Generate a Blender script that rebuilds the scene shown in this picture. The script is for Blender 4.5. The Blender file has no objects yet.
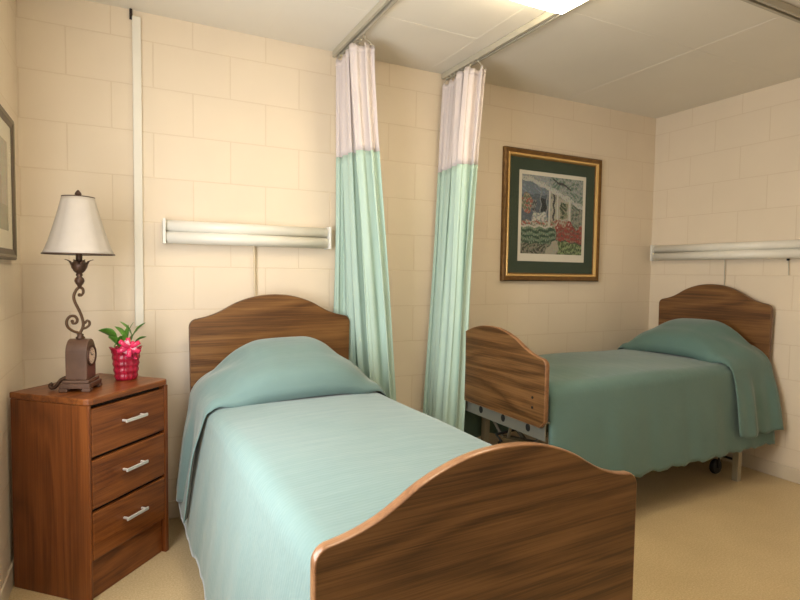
import bpy, bmesh, math, random
from mathutils import Vector, Matrix
import numpy as np
random.seed(7)
PI = math.pi
sc = bpy.context.scene
COL = sc.collection

# ------------------------------------------------------------------ camera
cam_d = bpy.data.cameras.new('camera'); cam = bpy.data.objects.new('camera', cam_d); COL.objects.link(cam)
cam_d.sensor_width = 36; cam_d.lens = 540.0 * 36 / 800; cam_d.clip_start = 0.05
YAW, PITCH, ROLL = 0.467, -0.050, 0.014
fw = Vector((math.sin(YAW)*math.cos(PITCH), math.cos(YAW)*math.cos(PITCH), math.sin(PITCH)))
rt = Vector((math.cos(YAW), -math.sin(YAW), 0)); up = rt.cross(fw)
r2 = rt*math.cos(ROLL) + up*math.sin(ROLL); u2 = -rt*math.sin(ROLL) + up*math.cos(ROLL)
M = Matrix((( r2.x, u2.x, -fw.x, 0.402), (r2.y, u2.y, -fw.y, -2.751), (r2.z, u2.z, -fw.z, 1.190), (0, 0, 0, 1)))
cam.matrix_world = M
sc.camera = cam

# ------------------------------------------------------------------ world, lights, exposure
w = bpy.data.worlds.new('world'); sc.world = w; w.use_nodes = True
w.node_tree.nodes['Background'].inputs[0].default_value = (0.75, 0.85, 1.0, 1)
w.node_tree.nodes['Background'].inputs[1].default_value = 1.0
sc.view_settings.view_transform = 'Standard'; sc.view_settings.look = 'None'
sc.view_settings.gamma = 1; sc.view_settings.use_curve_mapping = False
sc.view_settings.exposure = 0.0
def area(name, loc, aim, size, size_y, power, col):
    d = bpy.data.lights.new(name, 'AREA'); d.shape = 'RECTANGLE'; d.size = size; d.size_y = size_y
    d.energy = power; d.color = col
    o = bpy.data.objects.new(name, d); COL.objects.link(o); o.location = loc
    o.rotation_euler = (Vector(aim) - Vector(loc)).to_track_quat('-Z', 'Y').to_euler()
    return o
area('added_left_key', (0.03, -1.42, 1.22), (1.0, -1.42, 1.24), 0.95, 1.1, 38, (0.98, 0.965, 0.97))  # added key light from the left, out of view
area('added_front_fill', (0.75, -3.60, 1.62), (1.05, 0.0, 1.75), 1.0, 1.1, 5, (1.0, 0.92, 0.80))  # added soft fill from behind the camera
GLASS_STRENGTH = 22.0

# ------------------------------------------------------------------ materials
def mat(name, col=(0.5, 0.5, 0.5), rough=0.6, metal=0.0, **kw):
    m = bpy.data.materials.new(name); m.use_nodes = True
    b = m.node_tree.nodes['Principled BSDF']
    b.inputs['Base Color'].default_value = (*col, 1); b.inputs['Roughness'].default_value = rough
    b.inputs['Metallic'].default_value = metal
    for k, v in kw.items():
        b.inputs[k.replace('_', ' ')].default_value = v
    m.diffuse_color = (*col, 1)
    return m
def nd(m, t, **kw):
    n = m.node_tree.nodes.new(t)
    for k, v in kw.items(): setattr(n, k, v)
    return n
def lk(m, a, b): m.node_tree.links.new(a, b)
def bsdf(m): return m.node_tree.nodes['Principled BSDF']
def coords(m, scale=(1, 1, 1), loc=(0, 0, 0), rot=(0, 0, 0)):
    tc = nd(m, 'ShaderNodeTexCoord'); mp = nd(m, 'ShaderNodeMapping')
    mp.inputs['Scale'].default_value = scale; mp.inputs['Location'].default_value = loc; mp.inputs['Rotation'].default_value = rot
    lk(m, tc.outputs['Object'], mp.inputs['Vector'])
    return mp.outputs['Vector']
def noise(m, vec, scale, detail=3, rough=0.5, dist=0.0):
    n = nd(m, 'ShaderNodeTexNoise'); n.inputs['Scale'].default_value = scale; n.inputs['Detail'].default_value = detail
    n.inputs['Roughness'].default_value = rough; n.inputs['Distortion'].default_value = dist
    lk(m, vec, n.inputs['Vector']); return n.outputs['Fac']
def ramp(m, fac, stops):
    r = nd(m, 'ShaderNodeValToRGB'); e = r.color_ramp.elements
    while len(e) < len(stops): e.new(0.5)
    for i, (p, c) in enumerate(stops): e[i].position = p; e[i].color = (*c, 1)
    lk(m, fac, r.inputs['Fac']); return r.outputs['Color']
def bump(m, h, strength=0.3, dist=0.01):
    b = nd(m, 'ShaderNodeBump'); b.inputs['Strength'].default_value = strength; b.inputs['Distance'].default_value = dist
    lk(m, h, b.inputs['Height']); lk(m, b.outputs['Normal'], bsdf(m).inputs['Normal'])
def varied(name, c1, c2, scale, rough=0.6, bmp=0.0, bscale=200, **kw):
    m = mat(name, c1, rough, **kw); v = coords(m)
    lk(m, ramp(m, noise(m, v, scale), [(0.3, c1), (0.7, c2)]), bsdf(m).inputs['Base Color'])
    if bmp: bump(m, noise(m, v, bscale, 2), bmp, 0.002)
    return m
def block_wall(name, axis, h0, c1, c2):
    m = mat(name, c1, 0.5)
    tc = nd(m, 'ShaderNodeTexCoord'); sp = nd(m, 'ShaderNodeSeparateXYZ'); cb = nd(m, 'ShaderNodeCombineXYZ')
    lk(m, tc.outputs['Object'], sp.inputs[0])
    a = nd(m, 'ShaderNodeMath', operation='SUBTRACT'); a.inputs[1].default_value = h0; lk(m, sp.outputs[axis], a.inputs[0])
    b = nd(m, 'ShaderNodeMath', operation='SUBTRACT'); b.inputs[1].default_value = -0.0142; lk(m, sp.outputs[2], b.inputs[0])
    lk(m, a.outputs[0], cb.inputs[0]); lk(m, b.outputs[0], cb.inputs[1])
    br = nd(m, 'ShaderNodeTexBrick'); br.offset = 0.5; br.offset_frequency = 2; br.squash = 1
    br.inputs['Scale'].default_value = 1; br.inputs['Brick Width'].default_value = 0.34; br.inputs['Row Height'].default_value = 0.2032
    br.inputs['Mortar Size'].default_value = 0.0035; br.inputs['Mortar Smooth'].default_value = 0.6
    br.inputs['Color1'].default_value = (*c1, 1); br.inputs['Color2'].default_value = (*c2, 1)
    br.inputs['Mortar'].default_value = (c1[0]*0.91, c1[1]*0.88, c1[2]*0.84, 1)  # joints tinted darker: groove shading put into the colour
    lk(m, cb.outputs[0], br.inputs['Vector']); 
    nz = noise(m, tc.outputs['Object'], 2.2, 3)
    mx = nd(m, 'ShaderNodeMix', data_type='RGBA', blend_type='MULTIPLY'); mx.inputs['Factor'].default_value = 1.0
    lk(m, br.outputs['Color'], mx.inputs[6]); lk(m, ramp(m, nz, [(0.3, (0.94, 0.94, 0.94)), (0.7, (1, 1, 1))]), mx.inputs[7])
    lk(m, mx.outputs[2], bsdf(m).inputs['Base Color'])
    inv = nd(m, 'ShaderNodeMath', operation='MULTIPLY_ADD'); inv.inputs[1].default_value = -1.0; inv.inputs[2].default_value = 1.0
    lk(m, br.outputs['Fac'], inv.inputs[0])
    ad = nd(m, 'ShaderNodeMath', operation='MULTIPLY_ADD'); ad.inputs[1].default_value = 0.08
    lk(m, noise(m, tc.outputs['Object'], 60, 4), ad.inputs[0]); lk(m, inv.outputs[0], ad.inputs[2])
    bump(m, ad.outputs[0], 0.28, 0.003)
    return m
def wood(name, dark, mid, light, grain='x', rough=0.35, scale=1.0, sd=0.0):
    """laminate with flowing cathedral figure; grain = the axis the grain runs along"""
    m = mat(name, mid, rough)
    s = {'x': (0.42, 3.2, 3.2), 'y': (3.2, 0.42, 3.2), 'z': (3.2, 3.2, 0.42)}[grain]
    v = coords(m, tuple(q*scale for q in s), (sd, sd*0.7, sd*1.3))
    w1 = noise(m, v, 1.3, 2.5, 0.5, 0.5)
    mu = nd(m, 'ShaderNodeMath', operation='MULTIPLY'); mu.inputs[1].default_value = 9.0; lk(m, w1, mu.inputs[0])
    fr = nd(m, 'ShaderNodeMath', operation='PINGPONG'); fr.inputs[1].default_value = 0.5; lk(m, mu.outputs[0], fr.inputs[0])
    fine = noise(m, coords(m, tuple(q*scale*(1 if q < 1 else 6) for q in s), (sd, 0, 0)), 4.0, 6, 0.7)
    hair = noise(m, coords(m, tuple(q*scale*(2 if q < 1 else 22) for q in s), (sd, 0, 0)), 4.0, 4, 0.75)
    ad = nd(m, 'ShaderNodeMath', operation='MULTIPLY_ADD'); ad.inputs[1].default_value = 0.45
    lk(m, fr.outputs[0], ad.inputs[0])
    f2 = nd(m, 'ShaderNodeMath', operation='MULTIPLY'); f2.inputs[1].default_value = 0.75; lk(m, fine, f2.inputs[0])
    h2 = nd(m, 'ShaderNodeMath', operation='MULTIPLY_ADD'); h2.inputs[1].default_value = 0.62; lk(m, hair, h2.inputs[0]); lk(m, f2.outputs[0], h2.inputs[2])
    lk(m, h2.outputs[0], ad.inputs[2])
    lk(m, ramp(m, ad.outputs[0], [(0.62, dark), (0.78, mid), (1.0, light)]), bsdf(m).inputs['Base Color'])
    bump(m, fine, 0.08, 0.001)
    return m
def fabric(name, c1, c2, rib_axis='y', rib=260, sheen=0.3, rough=0.85):
    m = mat(name, c1, rough); bsdf(m).inputs['Sheen Weight'].default_value = sheen
    bsdf(m).inputs['Sheen Roughness'].default_value = 0.4
    v = coords(m)
    wv = nd(m, 'ShaderNodeTexWave', bands_direction=rib_axis.upper()); wv.inputs['Scale'].default_value = rib/6.28
    wv.inputs['Distortion'].default_value = 3.0; wv.inputs['Detail'].default_value = 2; lk(m, v, wv.inputs['Vector'])
    n = noise(m, v, 6, 3)
    lk(m, ramp(m, n, [(0.3, c1), (0.7, c2)]), bsdf(m).inputs['Base Color'])
    wk = nd(m, 'ShaderNodeMath', operation='MULTIPLY'); wk.inputs[1].default_value = 0.35; lk(m, wv.outputs['Fac'], wk.inputs[0])
    ad = nd(m, 'ShaderNodeMath', operation='ADD'); lk(m, wk.outputs[0], ad.inputs[0])
    m2 = nd(m, 'ShaderNodeMath', operation='MULTIPLY'); m2.inputs[1].default_value = 6; lk(m, noise(m, coords(m, (1, 5, 5)) if rib_axis == 'y' else v, 4, 3), m2.inputs[0])
    lk(m, m2.outputs[0], ad.inputs[1])
    bump(m, ad.outputs[0], 0.20, 0.002)
    return m

WC1, WC2 = (0.76, 0.65, 0.50), (0.75, 0.64, 0.49)
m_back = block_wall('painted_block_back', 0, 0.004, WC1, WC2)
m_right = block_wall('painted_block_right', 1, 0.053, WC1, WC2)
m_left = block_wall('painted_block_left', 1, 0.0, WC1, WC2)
m_ceil = varied('ceiling_paint', (0.78, 0.73, 0.63), (0.76, 0.71, 0.61), 3, 0.7, 0.1, 40)
m_trimc = varied('ceiling_trim_paint', (0.78, 0.73, 0.63), (0.76, 0.71, 0.61), 3, 0.6)
m_base = varied('baseboard_paint', (0.66, 0.57, 0.43), (0.62, 0.53, 0.40), 4, 0.45)
m_white = varied('white_enamel', (0.78, 0.76, 0.70), (0.75, 0.73, 0.67), 5, 0.35)
m_floor = mat('vinyl_floor', (0.5, 0.4, 0.25), 0.42)
def _floor():
    m = m_floor; v = coords(m)
    a = noise(m, v, 150, 3, 0.7); b = noise(m, v, 4, 3)
    c1 = ramp(m, a, [(0.32, (0.51, 0.375, 0.195)), (0.50, (0.60, 0.455, 0.25)), (0.68, (0.69, 0.55, 0.33))])
    mx = nd(m, 'ShaderNodeMix', data_type='RGBA', blend_type='MULTIPLY'); mx.inputs['Factor'].default_value = 1.0
    lk(m, c1, mx.inputs[6]); lk(m, ramp(m, b, [(0.3, (0.90, 0.89, 0.87)), (0.7, (1, 1, 1))]), mx.inputs[7])
    lk(m, mx.outputs[2], bsdf(m).inputs['Base Color'])
_floor()
m_walnut = wood('walnut_laminate', (0.056, 0.023, 0.006), (0.115, 0.051, 0.015), (0.19, 0.092, 0.031), 'x', 0.38)
m_walnut2 = wood('walnut_laminate_head', (0.075, 0.029, 0.008), (0.145, 0.063, 0.018), (0.225, 0.108, 0.034), 'x', 0.38, 1.0, 3.3)
m_edge = wood('edge_band', (0.17, 0.078, 0.034), (0.23, 0.11, 0.05), (0.30, 0.155, 0.072), 'x', 0.28)
m_edge_d = wood('edge_band_brown', (0.10, 0.05, 0.022), (0.15, 0.078, 0.035), (0.20, 0.11, 0.05), 'x', 0.35)
m_cherry_v = wood('cherry_vertical', (0.105, 0.027, 0.005), (0.165, 0.044, 0.008), (0.23, 0.070, 0.015), 'z', 0.33, 1.3)
m_cherry_h = wood('cherry_horizontal', (0.105, 0.028, 0.006), (0.18, 0.051, 0.010), (0.25, 0.080, 0.018), 'x', 0.33, 1.6, 5)
m_dark = mat('dark_gap', (0.02, 0.01, 0.006), 0.8)
m_nickel = varied('brushed_nickel', (0.62, 0.59, 0.54), (0.55, 0.52, 0.47), 60, 0.3, Metallic=0.9) if False else mat('brushed_nickel', (0.74, 0.71, 0.65), 0.38, 0.5)
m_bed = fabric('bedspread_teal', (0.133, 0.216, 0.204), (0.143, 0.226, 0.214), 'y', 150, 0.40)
m_bed_b = fabric('bedspread_teal_shaded', (0.098, 0.180, 0.158), (0.106, 0.190, 0.168), 'y', 150, 0.30)  # same teal cloth darkened: the far bed's shade put into the colour
m_mint = fabric('curtain_mint', (0.39, 0.53, 0.45), (0.41, 0.55, 0.47), 'x', 500, 0.15, 0.6)
m_mesh = fabric('curtain_mesh', (0.62, 0.55, 0.53), (0.64, 0.57, 0.55), 'z', 700, 0.1)
m_mattress = varied('mattress_ticking', (0.55, 0.58, 0.55), (0.5, 0.53, 0.5), 8, 0.8)
m_track = varied('track_metal', (0.46, 0.42, 0.33), (0.42, 0.385, 0.30), 9, 0.4)
m_track_d = mat('track_groove_shade', (0.05, 0.04, 0.025), 0.7)
m_steel = mat('painted_steel', (0.19, 0.175, 0.14), 0.45, 0.3)
m_bracket = mat('grey_bracket', (0.27, 0.27, 0.23), 0.42, 0.4)
m_leg = mat('beige_steel', (0.34, 0.30, 0.21), 0.45, 0.1)
m_black = mat('black_rubber', (0.012, 0.012, 0.012), 0.6)
m_bronze = mat('aged_bronze', (0.075, 0.038, 0.022), 0.42, 0.45)
m_bronze_b = varied('aged_bronze_clock', (0.125, 0.068, 0.045), (0.075, 0.040, 0.026), 14, 0.33)
m_iron = mat('scroll_iron', (0.085, 0.042, 0.017), 0.35, 0.5)
m_shade = varied('lamp_shade_fabric', (0.46, 0.41, 0.345), (0.44, 0.39, 0.33), 30, 0.8)
m_dial = mat('clock_dial', (0.62, 0.50, 0.40), 0.3)
m_cord = mat('cord_cream', (0.60, 0.50, 0.34), 0.6)
m_gold = varied('gilt_wood', (0.20, 0.105, 0.030), (0.13, 0.066, 0.018), 40, 0.32, 0.15, 60); bsdf(m_gold).inputs['Metallic'].default_value = 0.45
m_gold_l = mat('gilt_bright', (0.80, 0.52, 0.20), 0.25, 0.5)
m_brownframe = varied('bronze_frame', (0.095, 0.060, 0.032), (0.06, 0.038, 0.02), 40, 0.4)
m_mat_green = varied('green_mat', (0.040, 0.062, 0.040), (0.035, 0.055, 0.036), 60, 0.8)
m_mat_cream = mat('cream_mat', (0.72, 0.66, 0.50), 0.8)
m_paper = mat('print_paper', (0.66, 0.63, 0.54), 0.8)
m_pot = varied('pink_foil', (0.42, 0.012, 0.040), (0.22, 0.005, 0.018), 30, 0.28)
m_bow = mat('pink_ribbon', (0.62, 0.030, 0.10), 0.25)
m_bow_l = mat('pale_pink_ribbon', (0.85, 0.42, 0.50), 0.3)
m_leaf = varied('leaf_green', (0.055, 0.17, 0.018), (0.12, 0.28, 0.035), 30, 0.4)
m_stem = mat('stem_green', (0.10, 0.20, 0.04), 0.6)
m_soil = varied('potting_soil', (0.03, 0.02, 0.012), (0.05, 0.03, 0.02), 60, 0.9)
m_lens = varied('opal_lens', (0.77, 0.74, 0.65), (0.75, 0.72, 0.63), 12, 0.35)
m_cap = mat('end_cap_white', (0.74, 0.73, 0.68), 0.4)
m_glow = mat('lit_glass', (0.9, 0.9, 0.88), 0.3)
bsdf(m_glow).inputs['Emission Color'].default_value = (1.0, 0.86, 0.62, 1); bsdf(m_glow).inputs['Emission Strength'].default_value = GLASS_STRENGTH
m_pane = mat('picture_glass', (1, 1, 1), 0.04); bsdf(m_pane).inputs['Transmission Weight'].default_value = 1.0; bsdf(m_pane).inputs['IOR'].default_value = 1.3
def _pane(m):
    nt = m.node_tree; out = nt.nodes['Material Output']
    tr = nt.nodes.new('ShaderNodeBsdfTransparent'); gl = nt.nodes.new('ShaderNodeBsdfGlossy'); gl.inputs['Roughness'].default_value = 0.05
    fn = nt.nodes.new('ShaderNodeFresnel'); fn.inputs['IOR'].default_value = 1.18
    mx = nt.nodes.new('ShaderNodeMixShader')
    ge = nt.nodes.new('ShaderNodeNewGeometry'); ml = nt.nodes.new('ShaderNodeMath'); ml.operation = 'MULTIPLY'
    iv = nt.nodes.new('ShaderNodeMath'); iv.operation = 'SUBTRACT'; iv.inputs[0].default_value = 1.0      # reflect off the front face only
    nt.links.new(ge.outputs['Backfacing'], iv.inputs[1]); nt.links.new(iv.outputs[0], ml.inputs[0]); nt.links.new(fn.outputs[0], ml.inputs[1])
    nt.links.new(ml.outputs[0], mx.inputs[0]); nt.links.new(tr.outputs[0], mx.inputs[1]); nt.links.new(gl.outputs[0], mx.inputs[2])
    nt.links.new(mx.outputs[0], out.inputs['Surface'])
_pane(m_pane)

# ------------------------------------------------------------------ mesh helpers
def build(name, bm, m, parent=None, smooth=False, mats=None, sub=0, bevel=0.0, solid=0.0):
    bmesh.ops.recalc_face_normals(bm, faces=bm.faces[:])
    me = bpy.data.meshes.new(name); bm.to_mesh(me); bm.free()
    for mm in (mats or [m]): me.materials.append(mm)
    o = bpy.data.objects.new(name, me); COL.objects.link(o)
    if parent: o.parent = parent
    if smooth:
        for p in me.polygons: p.use_smooth = True
    if solid:
        md = o.modifiers.new('solid', 'SOLIDIFY'); md.thickness = solid; md.offset = 0
    if bevel:
        md = o.modifiers.new('bevel', 'BEVEL'); md.width = bevel; md.segments = 2; md.limit_method = 'ANGLE'; md.angle_limit = math.radians(40)
    if sub:
        md = o.modifiers.new('sub', 'SUBSURF'); md.levels = sub; md.render_levels = sub
    return o
def box(bm, x0, x1, y0, y1, z0, z1, mi=0):
    vs = [bm.verts.new((x, y, z)) for z in (z0, z1) for y in (y0, y1) for x in (x0, x1)]
    for f in ((0, 1, 3, 2), (4, 6, 7, 5), (0, 4, 5, 1), (2, 3, 7, 6), (0, 2, 6, 4), (1, 5, 7, 3)):
        bm.faces.new([vs[i] for i in f]).material_index = mi
def tube(bm, pts, r, n=10, caps=True, mi=0):
    pts = [Vector(p) for p in pts]; rings = []
    rad = r if isinstance(r, (list, tuple)) else [r]*len(pts)
    prev = None
    for i, p in enumerate(pts):
        t = (pts[min(i+1, len(pts)-1)] - pts[max(i-1, 0)]).normalized()
        if prev is None: a = t.orthogonal().normalized()
        else:
            a = prev - t*prev.dot(t); a = a.normalized() if a.length > 1e-6 else t.orthogonal().normalized()
        prev = a; b = t.cross(a)
        rings.append([bm.verts.new(p + (a*math.cos(2*PI*k/n) + b*math.sin(2*PI*k/n))*rad[i]) for k in range(n)])
    for i in range(len(rings)-1):
        for k in range(n):
            bm.faces.new((rings[i][k], rings[i][(k+1) % n], rings[i+1][(k+1) % n], rings[i+1][k])).material_index = mi
    if caps:
        bm.faces.new(rings[0][::-1]).material_index = mi; bm.faces.new(rings[-1]).material_index = mi
def lathe(bm, prof, c=(0, 0, 0), n=32, fn=None, mi=0):
    rings = []
    for r, z in prof:
        rings.append([bm.verts.new((c[0] + (r*(fn(k, n, z) if fn else 1))*math.cos(2*PI*k/n), c[1] + (r*(fn(k, n, z) if fn else 1))*math.sin(2*PI*k/n), c[2] + z)) for k in range(n)])
    for i in range(len(rings)-1):
        for k in range(n): bm.faces.new((rings[i][k], rings[i][(k+1) % n], rings[i+1][(k+1) % n], rings[i+1][k])).material_index = mi
    return rings
def catmull(P, n=6):
    P = [Vector(p) for p in P]; out = []
    for i in range(len(P)-1):
        p0 = P[max(i-1, 0)]; p1 = P[i]; p2 = P[i+1]; p3 = P[min(i+2, len(P)-1)]
        for k in range(n):
            t = k/n
            out.append(0.5*((2*p1) + (p2-p0)*t + (2*p0-5*p1+4*p2-p3)*t*t + (3*p1-p0-3*p2+p3)*t**3))
    out.append(P[-1]); return out
def grid(bm, fn, nu, nv):
    vs = [[bm.verts.new(fn(i/nu, j/nv)) for j in range(nv+1)] for i in range(nu+1)]
    for i in range(nu):
        for j in range(nv): bm.faces.new((vs[i][j], vs[i+1][j], vs[i+1][j+1], vs[i][j+1]))
    return vs
def thing(name, label, cat, loc=(0, 0, 0), rz=0, group=None):
    o = bpy.data.objects.new(name, None); COL.objects.link(o); o.empty_display_size = 0.1
    o.location = loc; o.rotation_euler = (0, 0, rz); o['label'] = label; o['category'] = cat
    if group: o['group'] = group
    return o
def tag(o, label, cat, group=None):
    o['label'] = label; o['category'] = cat
    if group: o['group'] = group
    return o
def struct(name, bm, m, parent=None, label=None, cat=None, **kw):
    o = build(name, bm, m, parent, **kw)
    if parent is None:
        o['kind'] = 'structure'
        if label: o['label'] = label; o['category'] = cat
    return o
def smooth01(t):
    t = max(0.0, min(1.0, t)); return t*t*(3-2*t)

# ------------------------------------------------------------------ room shell
W, H, YF = 3.869, 2.345, -3.75
def bx(*a):
    bm = bmesh.new(); box(bm, *a); return bm
struct('floor', bx(-0.15, W+0.15, YF-0.15, 0.15, -0.1, 0), m_floor, label='beige speckled vinyl floor of the room', cat='floor')
struct('ceiling', bx(-0.15, W+0.15, YF-0.15, 0.15, H, H+0.1), m_ceil, label='off-white panelled ceiling of the room', cat='ceiling')
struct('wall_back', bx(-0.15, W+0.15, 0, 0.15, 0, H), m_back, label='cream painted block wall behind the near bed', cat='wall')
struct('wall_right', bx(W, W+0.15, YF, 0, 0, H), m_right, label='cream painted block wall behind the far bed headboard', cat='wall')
bm = bmesh.new()
LY0, LY1 = -1.97, -0.87
box(bm, -0.15, 0, YF, LY0, 0, H); box(bm, -0.15, 0, LY1, 0, 0, H); box(bm, -0.15, 0, LY0, LY1, 0, 0.6); box(bm, -0.15, 0, LY0, LY1, 1.85, H)
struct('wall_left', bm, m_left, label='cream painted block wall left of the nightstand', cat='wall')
bm = bmesh.new()
WX0, WX1, WZ0, WZ1 = 0.15, 1.35, 1.0, 2.2
box(bm, -0.15, WX0, YF-0.15, YF, 0, H); box(bm, WX1, W+0.15, YF-0.15, YF, 0, H)
box(bm, WX0, WX1, YF-0.15, YF, 0, WZ0); box(bm, WX0, WX1, YF-0.15, YF, WZ1, H)
struct('wall_front', bm, m_left, label='cream painted block wall with the added window', cat='wall')
bm = bmesh.new()
for a in ((WX0, WX0+0.05, WZ0, WZ1), (WX1-0.05, WX1, WZ0, WZ1), (WX0+0.05, WX1-0.05, WZ0, WZ0+0.05), (WX0+0.05, WX1-0.05, WZ1-0.05, WZ1), (0.73, 0.77, WZ0+0.05, WZ1-0.05)):
    box(bm, a[0], a[1], YF-0.09, YF-0.03, a[2], a[3])
wn = struct('added_window_1', bm, m_white, label='added unseen white framed window in the front wall', cat='window')  # unseen window, added to go with the front fill light
build('added_window_pane', bx(WX0+0.05, WX1-0.05, YF-0.065, YF-0.06, WZ0+0.05, WZ1-0.05), m_pane, wn)
struct('baseboard_right', bx(W-0.008, W, YF, -0.008, 0, 0.085), m_base, bevel=0.003, label='cream baseboard along the right wall', cat='baseboard')
struct('baseboard_back', bx(0, W, -0.008, 0, 0, 0.085), m_base, bevel=0.003, label='cream baseboard along the back wall', cat='baseboard')
struct('baseboard_left', bx(0, 0.008, YF, -0.008, 0, 0.085), m_base, bevel=0.003, label='cream baseboard along the left wall', cat='baseboard')
bm = bmesh.new()
for a in ((LY0, LY0+0.05, 0.6, 1.85), (LY1-0.05, LY1, 0.6, 1.85), (LY0+0.05, LY1-0.05, 0.6, 0.65), (LY0+0.05, LY1-0.05, 1.80, 1.85), (-1.44, -1.40, 0.65, 1.80)):
    box(bm, -0.09, -0.03, a[0], a[1], a[2], a[3])
wn = struct('added_window_2', bm, m_white, label='added unseen white framed window in the left wall', cat='window')  # unseen window, added to go with the left key light
build('added_window_pane', bx(-0.065, -0.06, LY0+0.05, LY1-0.05, 0.65, 1.80), m_pane, wn)
# ceiling battens covering the panel joints
battens = [(2.985, 3.015, YF, 0), (0.985, 1.015, YF, 0), (1.945, 1.975, YF, 0),
           (1.975, 2.985, -0.915, -0.885), (3.015, W, -0.915, -0.885), (1.015, 1.945, -0.49, -0.46)]
for i, (x0, x1, y0, y1) in enumerate(battens):
    struct('trim_%d' % (i+1), bx(x0, x1, y0, y1, H-0.0012, H), m_trimc, bevel=0.001, label='flat strip covering a ceiling panel joint', cat='trim')

# ------------------------------------------------------------------ wall conduit
t = thing('wall_conduit', 'cream vertical cable raceway up the back wall above the potted plant', 'conduit', (0.4475, 0, 0.93))
build('raceway', bx(-0.018, 0.018, -0.018, 0, 0, 1.385), m_lens, t, bevel=0.003)
bm = bmesh.new(); tube(bm, [(-0.022, -0.010, 1.370), (-0.022, -0.010, H-0.931)], 0.006, 8)
build('cable_stub', bm, m_dark, t)

# ------------------------------------------------------------------ ceiling light
def ceiling_light(label, loc):
    t = thing('ceiling_light', label, 'ceiling light', loc)
    build('base_plate', bx(-0.13, 0.13, -0.13, 0.13, -0.045, -0.0035), m_white, t, bevel=0.004)
    bm = bmesh.new(); hs = 0.19
    def gl(u, v):
        x, y = (u*2-1), (v*2-1); e = max(abs(x), abs(y))
        k = min(1, (1-e)/0.12)                       # rolled-over rim
        return (x*hs*(1-0.03*y*y), y*hs*(1-0.03*x*x), -0.048 - 0.034*math.sqrt(k*(2-k)) - 0.016*(1-x*x)*(1-y*y))
    grid(bm, gl, 32, 32)
    build('glass_shade', bm, m_glow, t, smooth=True, solid=0.006)
ceiling_light('lit square pillow-shaped glass ceiling light between the curtain tracks', (1.835, -1.18, H))
ceiling_light('added unseen square glass ceiling light over the near bed', (0.90, -1.75, H))  # extra lit fixture added out of view to brighten the near bed side

# ------------------------------------------------------------------ over-bed wall lights
def wall_light(name, L, loc, rz, label, cords):
    """local x = along the wall, -y = out from the wall, z up from the bottom edge"""
    t = thing(name, label, 'wall light', loc, rz, None)
    build('back_plate', bx(0.008, L-0.008, -0.03, -0.001, 0.004, 0.106), m_cap, t, bevel=0.002)
    bm = bmesh.new()
    prof = []
    for k in range(13):
        a = -PI/2 + PI*k/12; prof.append((-0.045 - 0.030*math.cos(a), 0.029 + 0.027*math.sin(a)))
    for k in range(1, 13):
        a = -PI/2 + PI*k/12; prof.append((-0.040 - 0.026*math.cos(a), 0.082 + 0.025*math.sin(a)))
    prof = [(-0.028, 0.002)] + prof + [(-0.028, 0.107)]
    R = [[bm.verts.new((x, y, z)) for y, z in prof] for x in (0.010, L-0.010)]
    for k in range(len(prof)-1): bm.faces.new((R[0][k], R[1][k], R[1][k+1], R[0][k+1]))
    build('diffuser', bm, m_lens, t, smooth=True, solid=0.0015)
    for x in (0, L-0.012):
        c = build('end_cap', bx(x, x+0.012, -0.084, -0.001, -0.002, 0.112), m_cap, t, bevel=0.002)
        b2 = bmesh.new(); s = -1 if x == 0 else 1; xx = x if x == 0 else x+0.012
        tube(b2, [(xx, -0.045, 0.060), (xx+s*0.003, -0.045, 0.060)], 0.004, 10); build('screw', b2, m_nickel, c)
    for (x, zl, r, dx, knob) in cords:
        bm = bmesh.new(); tube(bm, [(x, -0.02, 0.0), (x+dx*0.5, -0.014, zl*0.5), (x+dx, -0.012, zl)], r, 8)
        c = build('pull_cord', bm, m_cord if r > 0.003 else m_track, t)
        if knob:
            bm = bmesh.new(); lathe(bm, [(0.0001, 0.004), (0.007, 0.002), (0.008, -0.008), (0.0001, -0.012)], (x, -0.02, -0.001), 12); build('cord_collar', bm, m_black, c, smooth=True)
    return t
wall_light('wall_light', 0.80, (0.545, 0, 1.311), 0, 'white twin-lobed wall light above the near bed headboard', [(0.418, -0.45, 0.0055, 0.012, False)])
wall_light('wall_light', 1.0, (W, -0.057, 1.305), -PI/2, 'white twin-lobed wall light above the far bed headboard', [(0.512, -0.45, 0.0028, 0.002, False), (0.887, -0.095, 0.0028, 0.003, True)])

# ------------------------------------------------------------------ pictures
def frame_piece(bm, w, h, prof):
    """mitred frame: prof = (inset, out) pairs, outer size w x h, local x across, z up, -y out"""
    rings = []
    for ins, out in prof:
        rings.append([bm.verts.new((sx*(w/2-ins), -out, h/2 + sz*(h/2-ins))) for sx, sz in ((-1, -1), (1, -1), (1, 1), (-1, 1))])
    for i in range(len(rings)-1):
        for k in range(4): bm.faces.new((rings[i][k], rings[i][(k+1) % 4], rings[i+1][(k+1) % 4], rings[i+1][k]))
def ring(bm, w, h, i0, i1, y):
    a = [bm.verts.new((sx*(w/2-i0), y, h/2+sz*(h/2-i0))) for sx, sz in ((-1, -1), (1, -1), (1, 1), (-1, 1))]
    b = [bm.verts.new((sx*(w/2-i1), y, h/2+sz*(h/2-i1))) for sx, sz in ((-1, -1), (1, -1), (1, 1), (-1, 1))]
    for k in range(4): bm.faces.new((a[k], a[(k+1) % 4], b[(k+1) % 4], b[k]))

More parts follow.
